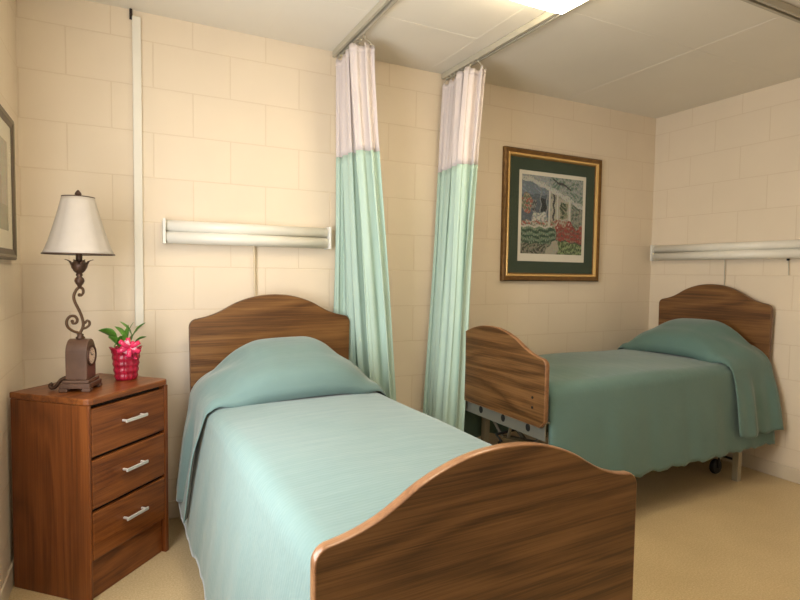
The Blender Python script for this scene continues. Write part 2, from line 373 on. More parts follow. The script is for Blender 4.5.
def porch_colour(u, v, rnd):
    """u right, v up, 0..1 - a loose painting of a white porch over a green garden with red flowers"""
    u0, v0 = u, v
    u += 0.010*math.sin(v0*41+u0*13); v += 0.010*math.sin(u0*37+v0*19)          # brushy edges
    n1 = math.sin(u0*53+3*math.sin(v0*31))*math.sin(v0*47+2*math.sin(u0*29))    # clumps
    n2 = math.sin(u0*97+5*v0)*math.sin(v0*89+2*math.sin(u0*61))
    pick = lambda a, b, c: a if n1 > 0.25 else (b if n2 > -0.1 else c)
    eave = 0.93 - 0.36*max(0, u-0.10)**1.15
    white = (0.66, 0.66, 0.58)
    c = (0.15, 0.20, 0.24)
    if v > 0.34:
        if v > eave+0.05:
            c = pick((0.16, 0.26, 0.20), (0.30, 0.36, 0.34), (0.42, 0.46, 0.42)) if u > 0.45 else pick((0.34, 0.40, 0.42), (0.42, 0.46, 0.46), (0.30, 0.34, 0.34))
            if 0.50 < u < 0.80 and abs(v-(0.985-0.34*(u-0.45))) < 0.014: c = (0.07, 0.08, 0.08)
        elif v > eave-0.01: c = (0.58, 0.60, 0.56) if n2 > -0.4 else (0.40, 0.44, 0.42)
        elif u < 0.46:
            c = (0.11, 0.15, 0.19) if v < 0.76 else (0.19, 0.25, 0.31)
            if n1 > 0.55: c = tuple(q*1.35 for q in c)
            if 0.17 < u < 0.23 and v < 0.70: c = (0.28, 0.30, 0.28) if n2 > 0 else (0.07, 0.09, 0.10)
            if 0.31 < u < 0.39 and 0.54 < v < 0.72: c = (0.03, 0.04, 0.05)
            if 0.29 < u < 0.31 or 0.39 < u < 0.41: c = (0.26, 0.30, 0.32)
            if (u-0.08)**2/0.008 + (v-0.64)**2/0.016 < 1: c = pick((0.46, 0.13, 0.09), (0.16, 0.22, 0.13), (0.48, 0.36, 0.28))
            if 0.17 < u < 0.40 and 0.40 < v < 0.53: c = pick(white, (0.30, 0.34, 0.34), (0.52, 0.54, 0.50))
            if v < 0.42: c = pick((0.44, 0.14, 0.10), (0.54, 0.50, 0.42), (0.16, 0.20, 0.14))
        elif u < 0.80:
            c = (0.34, 0.35, 0.29) if v > 0.72 else (0.48, 0.47, 0.38)
            if 0.50 < u < 0.53: c = (0.06, 0.07, 0.07)
            if 0.62 < u < 0.74 and 0.47 < v < 0.68: c = pick((0.05, 0.09, 0.05), (0.20, 0.24, 0.14), (0.34, 0.32, 0.22))
            if v < 0.45: c = pick((0.22, 0.28, 0.16), (0.44, 0.40, 0.32), (0.36, 0.12, 0.08))
        else:
            c = pick((0.10, 0.17, 0.12), (0.24, 0.30, 0.24), (0.38, 0.38, 0.30))
            if abs(math.sin(u*60)) < 0.22: c = (0.20, 0.16, 0.12)
        if v < eave:
            for cx, w_ in ((0.445, 0.020), (0.575, 0.014), (0.665 if False else 0.78, 0.016)):
                if abs(u0-cx) < w_: c = white if u0-cx < w_*0.4 else (0.42, 0.43, 0.38)
        if v < 0.365 and u < 0.5: c = (0.62, 0.60, 0.52)
    else:
        c = (0.040, 0.10, 0.06) if math.sin(v*88+1.5*math.sin(u*8)) > -0.1 else (0.17, 0.26, 0.17)
        if n2 > 0.5: c = (0.28, 0.36, 0.24)
        if v < 0.13: c = pick((0.08, 0.09, 0.06), (0.30, 0.28, 0.21), (0.18, 0.20, 0.13))
        if v < 0.17 and abs(u-(0.60-0.8*(0.17-v))) < 0.10: c = (0.46, 0.43, 0.33)
        if u > 0.60 and v < 0.18-0.12*(u-0.6): c = pick((0.10, 0.17, 0.06), (0.30, 0.40, 0.17), (0.06, 0.10, 0.04))
    du = u-0.56
    if du > 0 and 0.19-0.10*du < v < 0.41+0.05*math.sin(u*26)-0.06*du and n2 > -0.55:
        c = pick((0.40, 0.06, 0.04), (0.27, 0.05, 0.04), (0.50, 0.20, 0.15))
    return tuple(max(0.006, min(0.8, (0.85*q+0.15*sum(c)/3)*0.72*(1+rnd.uniform(-0.14, 0.14)))) for q in c)
def paint_mesh(w, h, y, zc, fn, nx, nz, seed):
    bm = bmesh.new(); lay = bm.loops.layers.float_color.new('paint'); rnd = random.Random(seed)
    vs = [[bm.verts.new((-w/2+w*i/nx, y, zc-h/2+h*j/nz)) for j in range(nz+1)] for i in range(nx+1)]
    for i in range(nx):
        for j in range(nz):
            f = bm.faces.new((vs[i][j], vs[i+1][j], vs[i+1][j+1], vs[i][j+1])); c = fn((i+0.5)/nx, (j+0.5)/nz, rnd)
            for l in f.loops: l[lay] = (*c, 1)
    return bm
m_paint = mat('printed_colours', (0.3, 0.3, 0.3), 0.7)
at = nd(m_paint, 'ShaderNodeAttribute'); at.attribute_name = 'paint'; lk(m_paint, at.outputs['Color'], bsdf(m_paint).inputs['Base Color'])

PW, PH = 0.828, 0.833
t = thing('framed_picture', 'gold-framed porch and garden print with green mat on the back wall', 'picture', (2.902, -0.0005, 1.150))
bm = bmesh.new(); frame_piece(bm, PW, PH, [(0, 0.0), (0, 0.022), (0.008, 0.030), (0.024, 0.024), (0.034, 0.020), (0.045, 0.014), (0.052, 0.010), (0.052, 0.002)])
fr = build('frame', bm, m_gold, t)
bm = bmesh.new(); frame_piece(bm, PW-0.058, PH-0.058, [(0, 0.0235), (0.004, 0.028), (0.013, 0.025), (0.018, 0.012)])
for v in bm.verts: v.co.z += 0.029
build('gilt_lip', bm, m_gold_l, fr)
bm = bmesh.new(); ring(bm, PW, PH, 0.045, 0.128, -0.008); build('mat_board', bm, m_mat_green, t, solid=0.002)
build('backing', bx(-PW/2+0.03, PW/2-0.03, -0.004, -0.001, 0.03, PH-0.03), m_brownframe, t)
build('print', bx(-PW/2+0.122, PW/2-0.122, -0.0062, -0.0042, 0.122, PH-0.122), m_paper, t)
build('painting', paint_mesh(PW-0.305, PH-0.33, -0.0068, PH/2+0.012, porch_colour, 110, 116, 3), m_paint, t)
build('glass', bx(-PW/2+0.05, PW/2-0.05, -0.0125, -0.0115, 0.05, PH-0.05), m_pane, t)

def sketch_colour(u, v, rnd):
    c = (0.42, 0.38, 0.28)
    if v < 0.3: c = (0.30, 0.28, 0.18)
    if 0.2 < u < 0.7 and 0.3 < v < 0.6: c = (0.36, 0.28, 0.2)
    return tuple(q*rnd.uniform(0.88, 1.1) for q in c)
LW, LH = 0.56, 0.532
t = thing('framed_picture', 'bronze-framed picture with cream mat on the left wall, cut by the photo edge', 'picture', (0.0005, -0.215-LW/2, 1.218), PI/2)
bm = bmesh.new(); frame_piece(bm, LW, LH, [(0, 0.0), (0, 0.016), (0.006, 0.020), (0.016, 0.019), (0.024, 0.017), (0.036, 0.0155), (0.040, 0.0145), (0.040, 0.002)])
build('frame', bm, m_brownframe, t)
bm = bmesh.new(); frame_piece(bm, LW-0.02, LH-0.02, [(0, 0.0195), (0.004, 0.022), (0.010, 0.0185)])
for v in bm.verts: v.co.z += 0.010
build('gilt_lip', bm, mat('antique_silver', (0.22, 0.19, 0.13), 0.4, 0.4), t)
bm = bmesh.new(); ring(bm, LW, LH, 0.038, 0.105, -0.0118); build('mat_board', bm, m_mat_cream, t, solid=0.002)
build('backing', bx(-LW/2+0.03, LW/2-0.03, -0.004, -0.001, 0.03, LH-0.03), m_brownframe, t)
build('print', paint_mesh(LW-0.20, LH-0.20, -0.0105, LH/2, sketch_colour, 40, 24, 5), m_paint, t)
build('glass', bx(-LW/2+0.0405, LW/2-0.0405, -0.0142, -0.0132, 0.0405, LH-0.0405), m_pane, t)

# ------------------------------------------------------------------ curtain tracks
def track(pts, label):
    t = thing('curtain_track', label, 'curtain track', pts[0])
    P = [Vector(p)-Vector(pts[0]) for p in pts]
    def sweep(sec, name, m):
        bm = bmesh.new(); rings = []
        for i, p in enumerate(P):
            d = (P[min(i+1, len(P)-1)]-P[max(i-1, 0)]).normalized(); s = Vector((d.y, -d.x, 0))
            rings.append([bm.verts.new(p + s*a + Vector((0, 0, b))) for a, b in sec])
        for i in range(len(rings)-1):
            for k in range(len(sec)): bm.faces.new((rings[i][k], rings[i][(k+1) % len(sec)], rings[i+1][(k+1) % len(sec)], rings[i+1][k]))
        bm.faces.new(rings[0]); bm.faces.new(rings[-1][::-1])
        return build(name, bm, m, t)
    sweep([(-0.020, 0), (0.020, 0), (0.020, -0.030), (0.007, -0.030), (0.007, -0.006), (-0.007, -0.006), (-0.007, -0.030), (-0.020, -0.030)], 'rail', m_track)
    sweep([(-0.0068, -0.0065), (0.0068, -0.0065), (0.0068, -0.010), (-0.0068, -0.010)], 'groove_shade', m_track_d)  # dark strip inside the rail: groove shadow put into the colour
    return t
ZT = H - 0.0035
track([(1.388, -0.012, ZT), (1.388, -3.2, ZT)], 'beige metal ceiling track carrying the curtain beside the near bed')
arc = [(2.045+0.006, -0.012, ZT), (2.075, -1.13, ZT)] + [(2.325-0.25*math.cos(a), -1.13-0.25*math.sin(a), ZT) for a in [PI/2*k/8 for k in range(1, 9)]] + [(W-0.012, -1.38, ZT)]
track(arc, 'beige metal ceiling track curving around the far bed')

# ------------------------------------------------------------------ privacy curtains
def curtain(label, A0, B0, A1, B1, C1, ztop, zmid, zbot, nf, amp0, amp1, nhook, ease=1.0, seed=1):
    t = thing('privacy_curtain', label, 'curtain', (A0[0], A0[1], 0))
    A0, B0, A1, B1 = [Vector((*q, 0)) for q in (A0, B0, A1, B1)]
    org = Vector((A0.x, A0.y, 0)); rnd = random.Random(seed)
    ph = [rnd.uniform(-0.35, 0.35) for _ in range(nf*2+2)]; am = [rnd.uniform(0.7, 1.25) for _ in range(nf*2+2)]
    def P(s, z):
        f = ((ztop-z)/(ztop-zbot))**ease
        A = A0.lerp(A1, f); B = B0.lerp(B1, f); amp = amp0*(1-f)+amp1*f
        Cm = (A0.lerp(B0, 0.5)).lerp(Vector((*C1, 0)), f)
        q = s*nf*2; i = min(int(q), nf*2)
        a = am[i]*(1-(q-i))+am[min(i+1, nf*2+1)]*(q-i)
        w_ = math.sin(PI*q + ph[min(i, nf*2)]*0.4*math.sin(z*2.0+i)) * a
        w_ = math.copysign(abs(w_)**0.75, w_)
        ss = s + 0.25/nf*math.sin(2*PI*q)*0.5
        d = ((Cm-A)*(1-ss)+(B-Cm)*ss).normalized(); n = Vector((d.y, -d.x, 0))
        amp *= 0.32+0.68*smooth01((s-0.1)/0.6)
        p = A*((1-ss)**2) + Cm*(2*ss*(1-ss)) + B*ss*ss + n*amp*w_ + n*0.006*math.sin(3*z+q)
        rp = 0.5+0.5*smooth01(s/0.3)
        p += d*rp*(0.011*math.sin(2*PI*q*1.5+0.6*math.sin(z*1.7+i)) + 0.006*math.sin(2*PI*q*2.6+z*0.8+i*1.3))
        dip = 0.0
        if z >= ztop-0.001: dip = 0.012*(1-abs(math.cos(PI*q/2)))
        return (p.x-org.x, p.y-org.y, z-dip)
    nu = nf*2*22
    bm = bmesh.new(); grid(bm, lambda u, v: P(u, ztop+(zmid-ztop)*v), nu, 14)
    mh = build('mesh_header', bm, m_mesh, t, smooth=True, solid=0.0012)
    bm = bmesh.new(); grid(bm, lambda u, v: P(u, zmid+(zbot-zmid)*v), nu, 40)
    build('fabric_panel', bm, m_mint, t, smooth=True, solid=0.0015)
    bm = bmesh.new(); grid(bm, lambda u, v: (lambda q: (q[0], q[1], ztop-0.012-0.028*v))(P(u, ztop-0.02-0.028*v)), nu, 2)
    build('heading_tape', bm, m_mesh, t, smooth=True, solid=0.004)
    for k in range(nhook):
        u = (k+0.5)/nhook; x, y, z = P(u, ztop-0.01)
        tx = A0.lerp(B0, u)-org
        bm = bmesh.new()
        tube(bm, [(tx.x, tx.y, ZT-0.012), (tx.x, tx.y, ZT-0.040), (x*0.4+tx.x*0.6, y*0.4+tx.y*0.6, ztop+0.012), (x, y, ztop-0.012)], 0.0022, 6)
        lathe(bm, [(0.0001, -0.036), (0.006, -0.034), (0.006, -0.029), (0.0001, -0.027)], (tx.x, tx.y, ZT), 8)
        build('hook', bm, m_track, t)
    return t
curtain('mint privacy curtain with pink mesh top gathered beside the near bed headboard', (1.388, -0.050), (1.425, -0.33), (1.352, -0.042), (1.635, -0.28), (1.60, -0.040), 2.285, 1.785, 0.20, 4, 0.046, 0.050, 9, 1.25, 4)
curtain('mint privacy curtain with mesh top gathered beside the far bed footboard', (2.035, -0.050), (2.040, -0.38), (1.925, -0.06), (1.945, -0.36), (1.935, -0.20), 2.270, 1.765, 0.20, 5, 0.046, 0.050, 9, 0.85, 9)

# ------------------------------------------------------------------ beds
def board_outline(w, z0, zs, zp, r=0.035, taper=0.0, cut=0.0, flat=0.14):
    """shaped head/foot board: straight sides, small rounded shoulders, ogee rise to a broad hump"""
    h = w/2; pts = []
    pts += [(-h+taper+cut, z0), (-h+taper, z0+cut)] if cut else [(-h+taper, z0)]
    n = 6
    for k in range(n+1):
        a = PI - PI/2*k/n; pts.append((-h+r + r*math.cos(a), zs-r + r*math.sin(a)))
    T = [(0, 1), (0.055, 0.972), (0.105, 0.895), (0.155, 0.765), (0.20, 0.60), (0.24, 0.40), (0.28, 0.22), (0.32, 0.095), (0.35, 0.03), (0.37, 0.0)]
    C = catmull([(a_*w/0.8, b_, 0) for a_, b_ in T], 4)
    C = [(c.x, max(0.0, min(1.0, c.y))) for c in C if c.x < h-r-0.001]
    for x, e in reversed(C[1:]): pts.append((-x, zs+(zp-zs)*e))
    for x, e in C: pts.append((x, zs+(zp-zs)*e))
    for k in range(n+1):
        a = PI/2 - PI/2*k/n; pts.append((h-r + r*math.cos(a), zs-r + r*math.sin(a)))
    pts += [(h-taper, z0+cut), (h-taper-cut, z0)] if cut else [(h-taper, z0)]
    return pts
def board(name, parent, w, z0, zs, zp, yc, thick, m, me, **kw):
    pts = board_outline(w, z0, zs, zp, **kw)
    bm = bmesh.new()
    a = [bm.verts.new((x, yc-thick/2, z)) for x, z in pts]; b = [bm.verts.new((x, yc+thick/2, z)) for x, z in pts]
    bm.faces.new(a); bm.faces.new(b[::-1])
    for i in range(len(pts)): j = (i+1) % len(pts); bm.faces.new((a[i], b[i], b[j], a[j]))
    o = build(name, bm, m, parent)
    # rounded T-moulding round the rim
    bm = bmesh.new(); P = [Vector((x, 0, z)) for x, z in pts]; rings = []; N = len(P)
    for i, p in enumerate(P):
        d = (P[(i+1) % N]-P[(i-1) % N]).normalized(); nrm = Vector((-d.z, 0, d.x))
        ring_ = []
        for k in range(7):
            an = -PI/2 + PI*k/6
            ring_.append(bm.verts.new(p + nrm*(0.0003+0.0030*math.cos(an)) + Vector((0, yc + (thick/2+0.0006)*math.sin(an), 0))))
        ring_.append(bm.verts.new(p - nrm*0.0012 + Vector((0, yc+thick/2+0.0006, 0)))); ring_.append(bm.verts.new(p - nrm*0.0012 + Vector((0, yc-thick/2-0.0006, 0))))
        rings.append(ring_)
    for i in range(N):
        j = (i+1) % N
        for k in range(9): bm.faces.new((rings[i][k], rings[i][(k+1) % 9], rings[j][(k+1) % 9], rings[j][k]))
    build('edge_banding', bm, me, o, smooth=True)
    return o
def bed(label, loc, rz, L, hb, fb, deck, lift):
    t = thing('hospital_bed', label, 'bed', loc, rz)
    board('headboard', t, hb['w'], hb['z0'], hb['zs'], hb['zp'], 0.0, 0.024, m_walnut2, m_edge_d, taper=0.006)
    f = board('footboard', t, fb['w'], fb['z0'], fb['zs'], fb['zp'], -L, 0.023, m_walnut, m_edge, cut=0.03, r=0.03)
    for sx in (-1, 1):
        for zz in (0.10, 0.145):
            bm = bmesh.new(); tube(bm, [(sx*(fb['w']/2-0.075), -L-0.0132, fb['z0']+zz-0.02), (sx*(fb['w']/2-0.075), -L-0.0150, fb['z0']+zz-0.02)], 0.006, 10)
            build('screw', bm, m_black, f)
    # steel foot bracket with round holes
    bw = fb['w']/2-0.02; z1 = fb['z0']+0.02; z0 = z1-0.085
    bm = bmesh.new(); box(bm, -bw, bw, -L+0.0145, -L+0.020, z0, z1); box(bm, -bw, bw, -L+0.020, -L+0.05, z1-0.006, z1)
    br = build('foot_bracket', bm, m_bracket, t)
    for k in range(4):
        x = -bw+0.11+k*(2*bw-0.22)/3
        bm = bmesh.new(); lathe(bm, [(0.0001, 0), (0.0145, 0), (0.0145, 0.002), (0.0001, 0.002)], (0, 0, 0), 16)
        for v in bm.verts: v.co = Vector((x+v.co.x, -L+0.0142-v.co.z, z0+0.036+v.co.y*1.25))
        build('hole', bm, m_black, br)
    bm = bmesh.new(); box(bm, -hb['w']/2+0.03, hb['w']/2-0.03, -0.05, -0.0125, hb['z0']-0.05, hb['z0']+0.03); build('head_bracket', bm, m_bracket, t)
    rw = 0.325; fz = deck-0.06
    for sx in (-1, 1):
        build('side_rail', bx(sx*rw-0.018, sx*rw+0.018, -L+0.051, -0.051, fz-0.03, fz+0.025), m_steel, t, bevel=0.004)
    bm = bmesh.new()
    for k in range(9):
        y = -0.16-k*(L-0.34)/8; box(bm, -rw+0.019, rw-0.019, y-0.02, y+0.02, fz+0.005, fz+0.02)
    build('deck_slats', bm, m_steel, t)
    for y in (-0.24, -L+0.24):
        build('cross_rail', bx(-rw+0.02, rw-0.02, y-0.02, y+0.02, fz-0.055, fz-0.001), m_steel, t)
        for sx in (-1, 1):
            lg = build('leg', bx(sx*0.345-0.018, sx*0.345+0.018, y-0.018, y+0.018, 0.0, fz-0.031), m_leg, t, bevel=0.003)
            bm = bmesh.new(); 
            pr_ = [(0.0001, -0.014), (0.040, -0.014), (0.044, -0.008), (0.044, 0.008), (0.040, 0.014), (0.0001, 0.014)]
            lathe(bm, pr_, n=20)
            for v in bm.verts: v.co = Vector((sx*0.22+v.co.z, y+v.co.y, 0.044+v.co.x))
            tube(bm, [(sx*0.328, y, 0.12), (sx*0.24, y, 0.12), (sx*0.24, y, 0.044), (sx*0.20, y, 0.044)], 0.008, 8)
            build('caster', bm, m_black, lg, smooth=False)
    # crank mechanism under the foot end
    bm = bmesh.new()
    tube(bm, [(-0.06, -L+0.06, fz-0.05), (-0.02, -L+0.10, fz-0.15), (0.0, -L+0.35, fz-0.22)], 0.009, 8)
    tube(bm, [(0.10, -L+0.06, fz-0.05), (0.03, -L+0.10, fz-0.14), (-0.02, -L+0.35, fz-0.22)], 0.009, 8)
    tube(bm, [(-0.25, -L+0.24, fz-0.03), (0.20, -L+0.30, 0.12)], 0.011, 8); tube(bm, [(0.25, -L+0.24, fz-0.03), (-0.20, -L+0.30, 0.12)], 0.011, 8)
    tube(bm, [(-0.30, -L+0.30, 0.12), (0.30, -L+0.30, 0.12)], 0.014, 8)
    ln = build('lift_linkage', bm, m_steel, t)
    bm = bmesh.new(); tube(bm, [(0.0, -L+0.19, fz-0.12), (0.0, -L+0.045, fz-0.13), (0.05, -L+0.04, fz-0.15), (0.05, -L+0.02, fz-0.155)], 0.007, 8); build('crank_handle', bm, m_black, ln)
    build('motor_housing', bx(-0.10, 0.10, -L+0.36, -L+0.62, fz-0.17, fz-0.058), m_black, t, bevel=0.01)
    m_ = build('mattress', bx(-0.365, 0.365, -L+0.055, -0.045, fz+0.026, deck+0.10), m_mattress, t, bevel=0.03)
    return t

def spread(label, loc, rz, L, top, hemL, hemR, hemF, crease, cH, flare=0.05, crown=0.012, seed=2, foldhem=0.2, foldout=0.035, HW=0.385, foldy=0.06, rise=0.0, fold_w=1.0, amp=1.0, setback=0.0, m=None):
    """bedspread: local origin on the floor under the bed head, x across, -y towards the foot"""
    rnd = random.Random(seed); R = 0.065; m = m or m_bed
    root = None
    def prof(s, hw, hem, out):
        """s>=0 arclength from centre; returns (x, drop)"""
        flat = hw-R
        if s <= flat: return s, -crown*(1-(s/flat)**2)
        a = (s-flat)/R
        if a <= PI/2: return flat+R*math.sin(a), R*(1-math.cos(a))
        d = s-flat-R*PI/2
        f = d/max(0.01, hem)
        return hw + out*f*(1.15-0.15*f), R+d
    nL = (top-hemL); nR = (top-hemR)
    uL = HW-R+R*PI/2 + (nL-R); uR = HW-R+R*PI/2+(nR-R)
    y0 = -0.03; yF = -L+0.045                     # inner face of footboard side
    Rf = 0.05; vt = (abs(yF)-0.03-Rf); vEnd = vt+Rf*PI/2+(top-hemF-Rf)
    def P(u, v):
        s = -uL + (uL+uR)*u; sv = vEnd*v
        side = -1 if s < 0 else 1
        x, dz = prof(abs(s), HW, (nL if s < 0 else nR)-R, flare)
        if sv <= vt: y = y0-sv; dv = 0
        else:
            a = (sv-vt)/Rf
            if a <= PI/2: y = y0-vt-Rf*math.sin(a); dv = Rf*(1-math.cos(a))
            else: y = y0-vt-Rf - 0.0; dv = Rf+(sv-vt-Rf*PI/2)
        drop = max(dz, 0)
        side_f = smooth01((drop-0.03)/0.3)
        fold = amp*side_f*(0.010*math.sin(y*9.0+side*1.3)+0.007*math.sin(y*19+side)+0.004*math.sin(y*41))
        x = x + fold
        # corner over the foot end: let the cloth fall as one soft fold
        if dv > 0 and dz > 0:
            x -= 0.03*min(1, dv/0.1)*min(1, dz/0.1)
        z = top - (dz if dz < 0 else 0) - (max(dz, 0)**3+dv**3)**(1/3)
        hem = hemL if s < 0 else hemR
        if z < hem: z = hem + (z-hem)*0.12
        if v < 1 and (abs(s) > 0.97*(uL if s < 0 else uR)): z += 0.006*math.sin(y*38)+0.003*math.sin(y*90)
        w_ = 0.0025*math.sin(y*6+x*5)+0.0015*math.sin(x*17-y*9)
        z += w_*(1 if dz < 0.01 else 0.3) + rise*(y+L/2)
        return (side*x, y, z)
    bm = bmesh.new(); grid(bm, P, 90, 96)
    root = build('bedspread', bm, m, None, smooth=True, solid=0.0025)
    root.location = loc; root.rotation_euler = (0, 0, rz); tag(root, label, 'bedspread')
    # the folded-up part over the pillow
    HW2 = HW+0.012
    nF = (top-foldhem); uF = HW2-R+R*PI/2+(nF-R)
    def Q(u, v):
        s = (-1+2*u)*uF; side = -1 if s < 0 else 1
        x, dz = prof(abs(s), HW2, nF-R, foldout)
        g = 1-smooth01((abs(s)-0.10)/(0.37*fold_w)); g = g**0.9
        vv = v
        if vv < 0.25: h = 0.55+0.45*smooth01(vv/0.25)
        else: h = math.cos((vv-0.25)/0.75*PI/2)**0.5 if vv < 0.999 else 0
        y = -0.020 - vv*(crease-0.02)
        # crease bulges to the foot in the middle
        cx = max(0, 1-(abs(s)/0.45)**2)
        y -= foldy*cx*vv
        # the hanging sides sit back from the crease
        dd = max(dz, 0)
        y += setback*smooth01(dd/0.45)*vv
        puff = cH*g*h
        # front lip overhangs slightly before it tucks under
        if vv > 0.70: y -= 0.030*math.sin((vv-0.70)/0.30*PI)*min(1, g*2)
        z = top + 0.008 - dz + puff + 0.006*math.sin(7*s+1)*g
        if vv > 0.9: z -= 0.007*(vv-0.9)/0.1*(1 if dz < 0.02 else 0)
        edge = 1-abs(2*vv-1)
        x += smooth01((dd-0.02)/0.2)*(0.012*math.sin(vv*9+side)+0.008+0.005*math.sin(vv*21))
        # diagonal pull wrinkles from the mound shoulder to the side
        wr = math.exp(-((abs(s)-0.30)/0.10)**2)*0.009*math.sin(vv*11+abs(s)*26)
        z += wr + rise*(y+L/2)
        if dd > 0.9*nF: z += 0.008*math.sin(vv*14)
        return (side*x, y, z)
    bm = bmesh.new(); grid(bm, Q, 100, 40)
    build('pillow_fold', bm, m, root, smooth=True, solid=0.003)
    return root

B1 = (1.043, -0.115); R1 = math.radians(1.68); L1 = 1.745
bed('brown laminate hospital bed nearest the nightstand, headboard on back wall', (B1[0], B1[1], 0), R1, L1,
    dict(w=0.785, z0=0.40, zs=0.965, zp=1.075), dict(w=0.82, z0=0.28, zs=0.713, zp=0.833), 0.52, 0)
spread('pale teal bedspread on the near bed, folded over its pillow', (B1[0], B1[1], 0), R1, L1, 0.655, 0.15, 0.16, 0.30, 0.44, 0.20, flare=0.07, foldhem=0.20, foldout=0.05, amp=0.35, setback=0.0)
B2 = (W-0.055, -0.513); R2 = math.radians(-88.7); L2 = 1.79
bed('brown laminate hospital bed in the far corner, headboard on right wall', (B2[0], B2[1], 0), R2, L2,
    dict(w=0.745, z0=0.45, zs=1.033, zp=1.143), dict(w=0.80, z0=0.515, zs=0.82, zp=0.93), 0.565, 0)
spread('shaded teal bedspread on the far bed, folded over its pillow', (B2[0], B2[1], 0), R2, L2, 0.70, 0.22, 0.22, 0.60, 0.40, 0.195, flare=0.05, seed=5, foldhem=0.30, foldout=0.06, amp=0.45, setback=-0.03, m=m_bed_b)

# ------------------------------------------------------------------ nightstand
NT = 0.735; NW, ND = 0.40, 0.36; NA = math.radians(46.9)
t = thing('nightstand', 'cherry-brown three-drawer nightstand set diagonally in the left corner', 'nightstand', (0.279, -0.339, 0), NA)
hx, hy = NW/2, ND/2
build('side_panel', bx(-hx, -hx+0.012, -hy, hy, 0, NT-0.024), m_cherry_v, t, bevel=0.003)
build('side_panel', bx(hx-0.020, hx, -hy, hy, 0, NT-0.024), m_cherry_v, t, bevel=0.003)
build('back_panel', bx(-hx+0.0205, hx-0.0205, hy-0.010, hy-0.002, 0.03, NT-0.0245), m_cherry_v, t)
bm = bmesh.new(); cc = 0.022
pl = [(-hx-0.003, hy), (-hx-0.003, -hy-0.004+cc), (-hx-0.003+cc*0.3, -hy-0.004+cc*0.3), (-hx-0.003+cc, -hy-0.004), (hx+0.003-cc, -hy-0.004), (hx+0.003-cc*0.3, -hy-0.004+cc*0.3), (hx+0.003, -hy-0.004+cc), (hx+0.003, hy)]
a = [bm.verts.new((x, y, NT-0.0235)) for x, y in pl]; b = [bm.verts.new((x, y, NT)) for x, y in pl]
bm.faces.new(a); bm.faces.new(b)
for i in range(8): bm.faces.new((a[i], a[(i+1) % 8], b[(i+1) % 8], b[i]))
build('top', bm, m_cherry_h, t, bevel=0.004)
build('carcass', bx(-hx+0.0205, hx-0.0205, -hy+0.028, -hy+0.034, 0.10, NT-0.026), m_dark, t)  # near-black sheet: shade of the drawer gaps put into its colour
for (z0, z1) in ((0.525, 0.697), (0.336, 0.512), (0.150, 0.323)):
    d = build('drawer', bx(-hx+0.0145, hx-0.0225, -hy+0.001, -hy+0.019, z0, z1), m_cherry_h, t, bevel=0.003)
    build('drawer_box', bx(-hx+0.035, hx-0.035, -hy+0.0345, hy-0.02, z0+0.01, z1-0.03), m_cherry_v, d)
    bm = bmesh.new(); zc = (z0+z1)/2+0.012; hh = 0.055
    for s in (-1, 1): box(bm, s*(hh-0.010)-0.004, s*(hh-0.010)+0.004, -hy-0.022, -hy+0.0008, zc-0.004, zc+0.004)
    box(bm, -hh, hh, -hy-0.028, -hy-0.021, zc-0.006, zc+0.006)
    build('handle', bm, m_nickel, d, bevel=0.002)
build('kick_panel', bx(-hx+0.0125, hx-0.0205, -hy+0.020, -hy+0.027, 0.0, 0.146), m_cherry_h, t, bevel=0.002)

# ------------------------------------------------------------------ table lamp with clock base
LX, LY = 0.240, -0.405; LA = math.radians(72)
t = thing('table_lamp', 'bronze scroll table lamp with clock base and ivory shade on nightstand', 'lamp', (LX, LY, NT), LA)
# clock base
bm = bmesh.new()
box(bm, -0.058, 0.058, -0.052, 0.052, 0.012, 0.030)
for sx in (-1, 1):
    for sy in (-1, 1): box(bm, sx*0.045-0.015, sx*0.045+0.015, sy*0.039-0.015, sy*0.039+0.015, 0, 0.0125)
box(bm, -0.052, 0.052, -0.046, 0.046, 0.030, 0.042)
base = build('foot_plinth', bm, m_bronze_b, t, bevel=0.003)
bm = bmesh.new(); pts = [(-0.042, 0.042), (-0.042, 0.14)]
for k in range(1, 16): a = PI-PI*k/16; pts.append((0.042*math.cos(a), 0.14+0.052*math.sin(a)))
pts += [(0.042, 0.14), (0.042, 0.042)]
a = [bm.verts.new((x, -0.037, z)) for x, z in pts]; b = [bm.verts.new((x, 0.037, z)) for x, z in pts]
bm.faces.new(a); bm.faces.new(b)
for i in range(len(pts)): j = (i+1) % len(pts); bm.faces.new((a[i], b[i], b[j], a[j]))
body = build('clock_body', bm, m_bronze_b, t, bevel=0.003)
def disc(bm, c, r0, r1, y0, y1, n=28):
    prof = [(r0, y0), (r1, y0), (r1, y1), (r0, y1)]
    R = [[bm.verts.new((c[0]+r*math.cos(2*PI*k/n), y, c[1]+r*math.sin(2*PI*k/n))) for k in range(n)] for r, y in prof]
    for i in range(4):
        for k in range(n): bm.faces.new((R[i][k], R[i][(k+1) % n], R[(i+1) % 4][(k+1) % n], R[(i+1) % 4][k]))
cz = 0.128
bm = bmesh.new(); disc(bm, (0, cz), 0.032, 0.039, -0.037, -0.042); build('bezel', bm, m_bronze, body)
bm = bmesh.new(); disc(bm, (0, cz), 0.0005, 0.032, -0.0372, -0.0385); dial = build('dial', bm, m_dial, body)
bm = bmesh.new()
for k in range(12):
    a = 2*PI*k/12; c, s = math.cos(a), math.sin(a)
    p1 = Vector((c*0.021, -0.0388, cz+s*0.021)); p2 = Vector((c*0.025, -0.0388, cz+s*0.025)); tube(bm, [p1, p2], 0.0008, 4)
build('hour_marks', bm, m_black, dial)
for ang, ln_ in ((2.2, 0.018), (0.3, 0.013)):
    bm = bmesh.new(); tube(bm, [(0, -0.0395, cz), (math.cos(ang)*ln_, -0.0395, cz+math.sin(ang)*ln_)], 0.0010, 4); build('clock_hand', bm, m_black, dial)
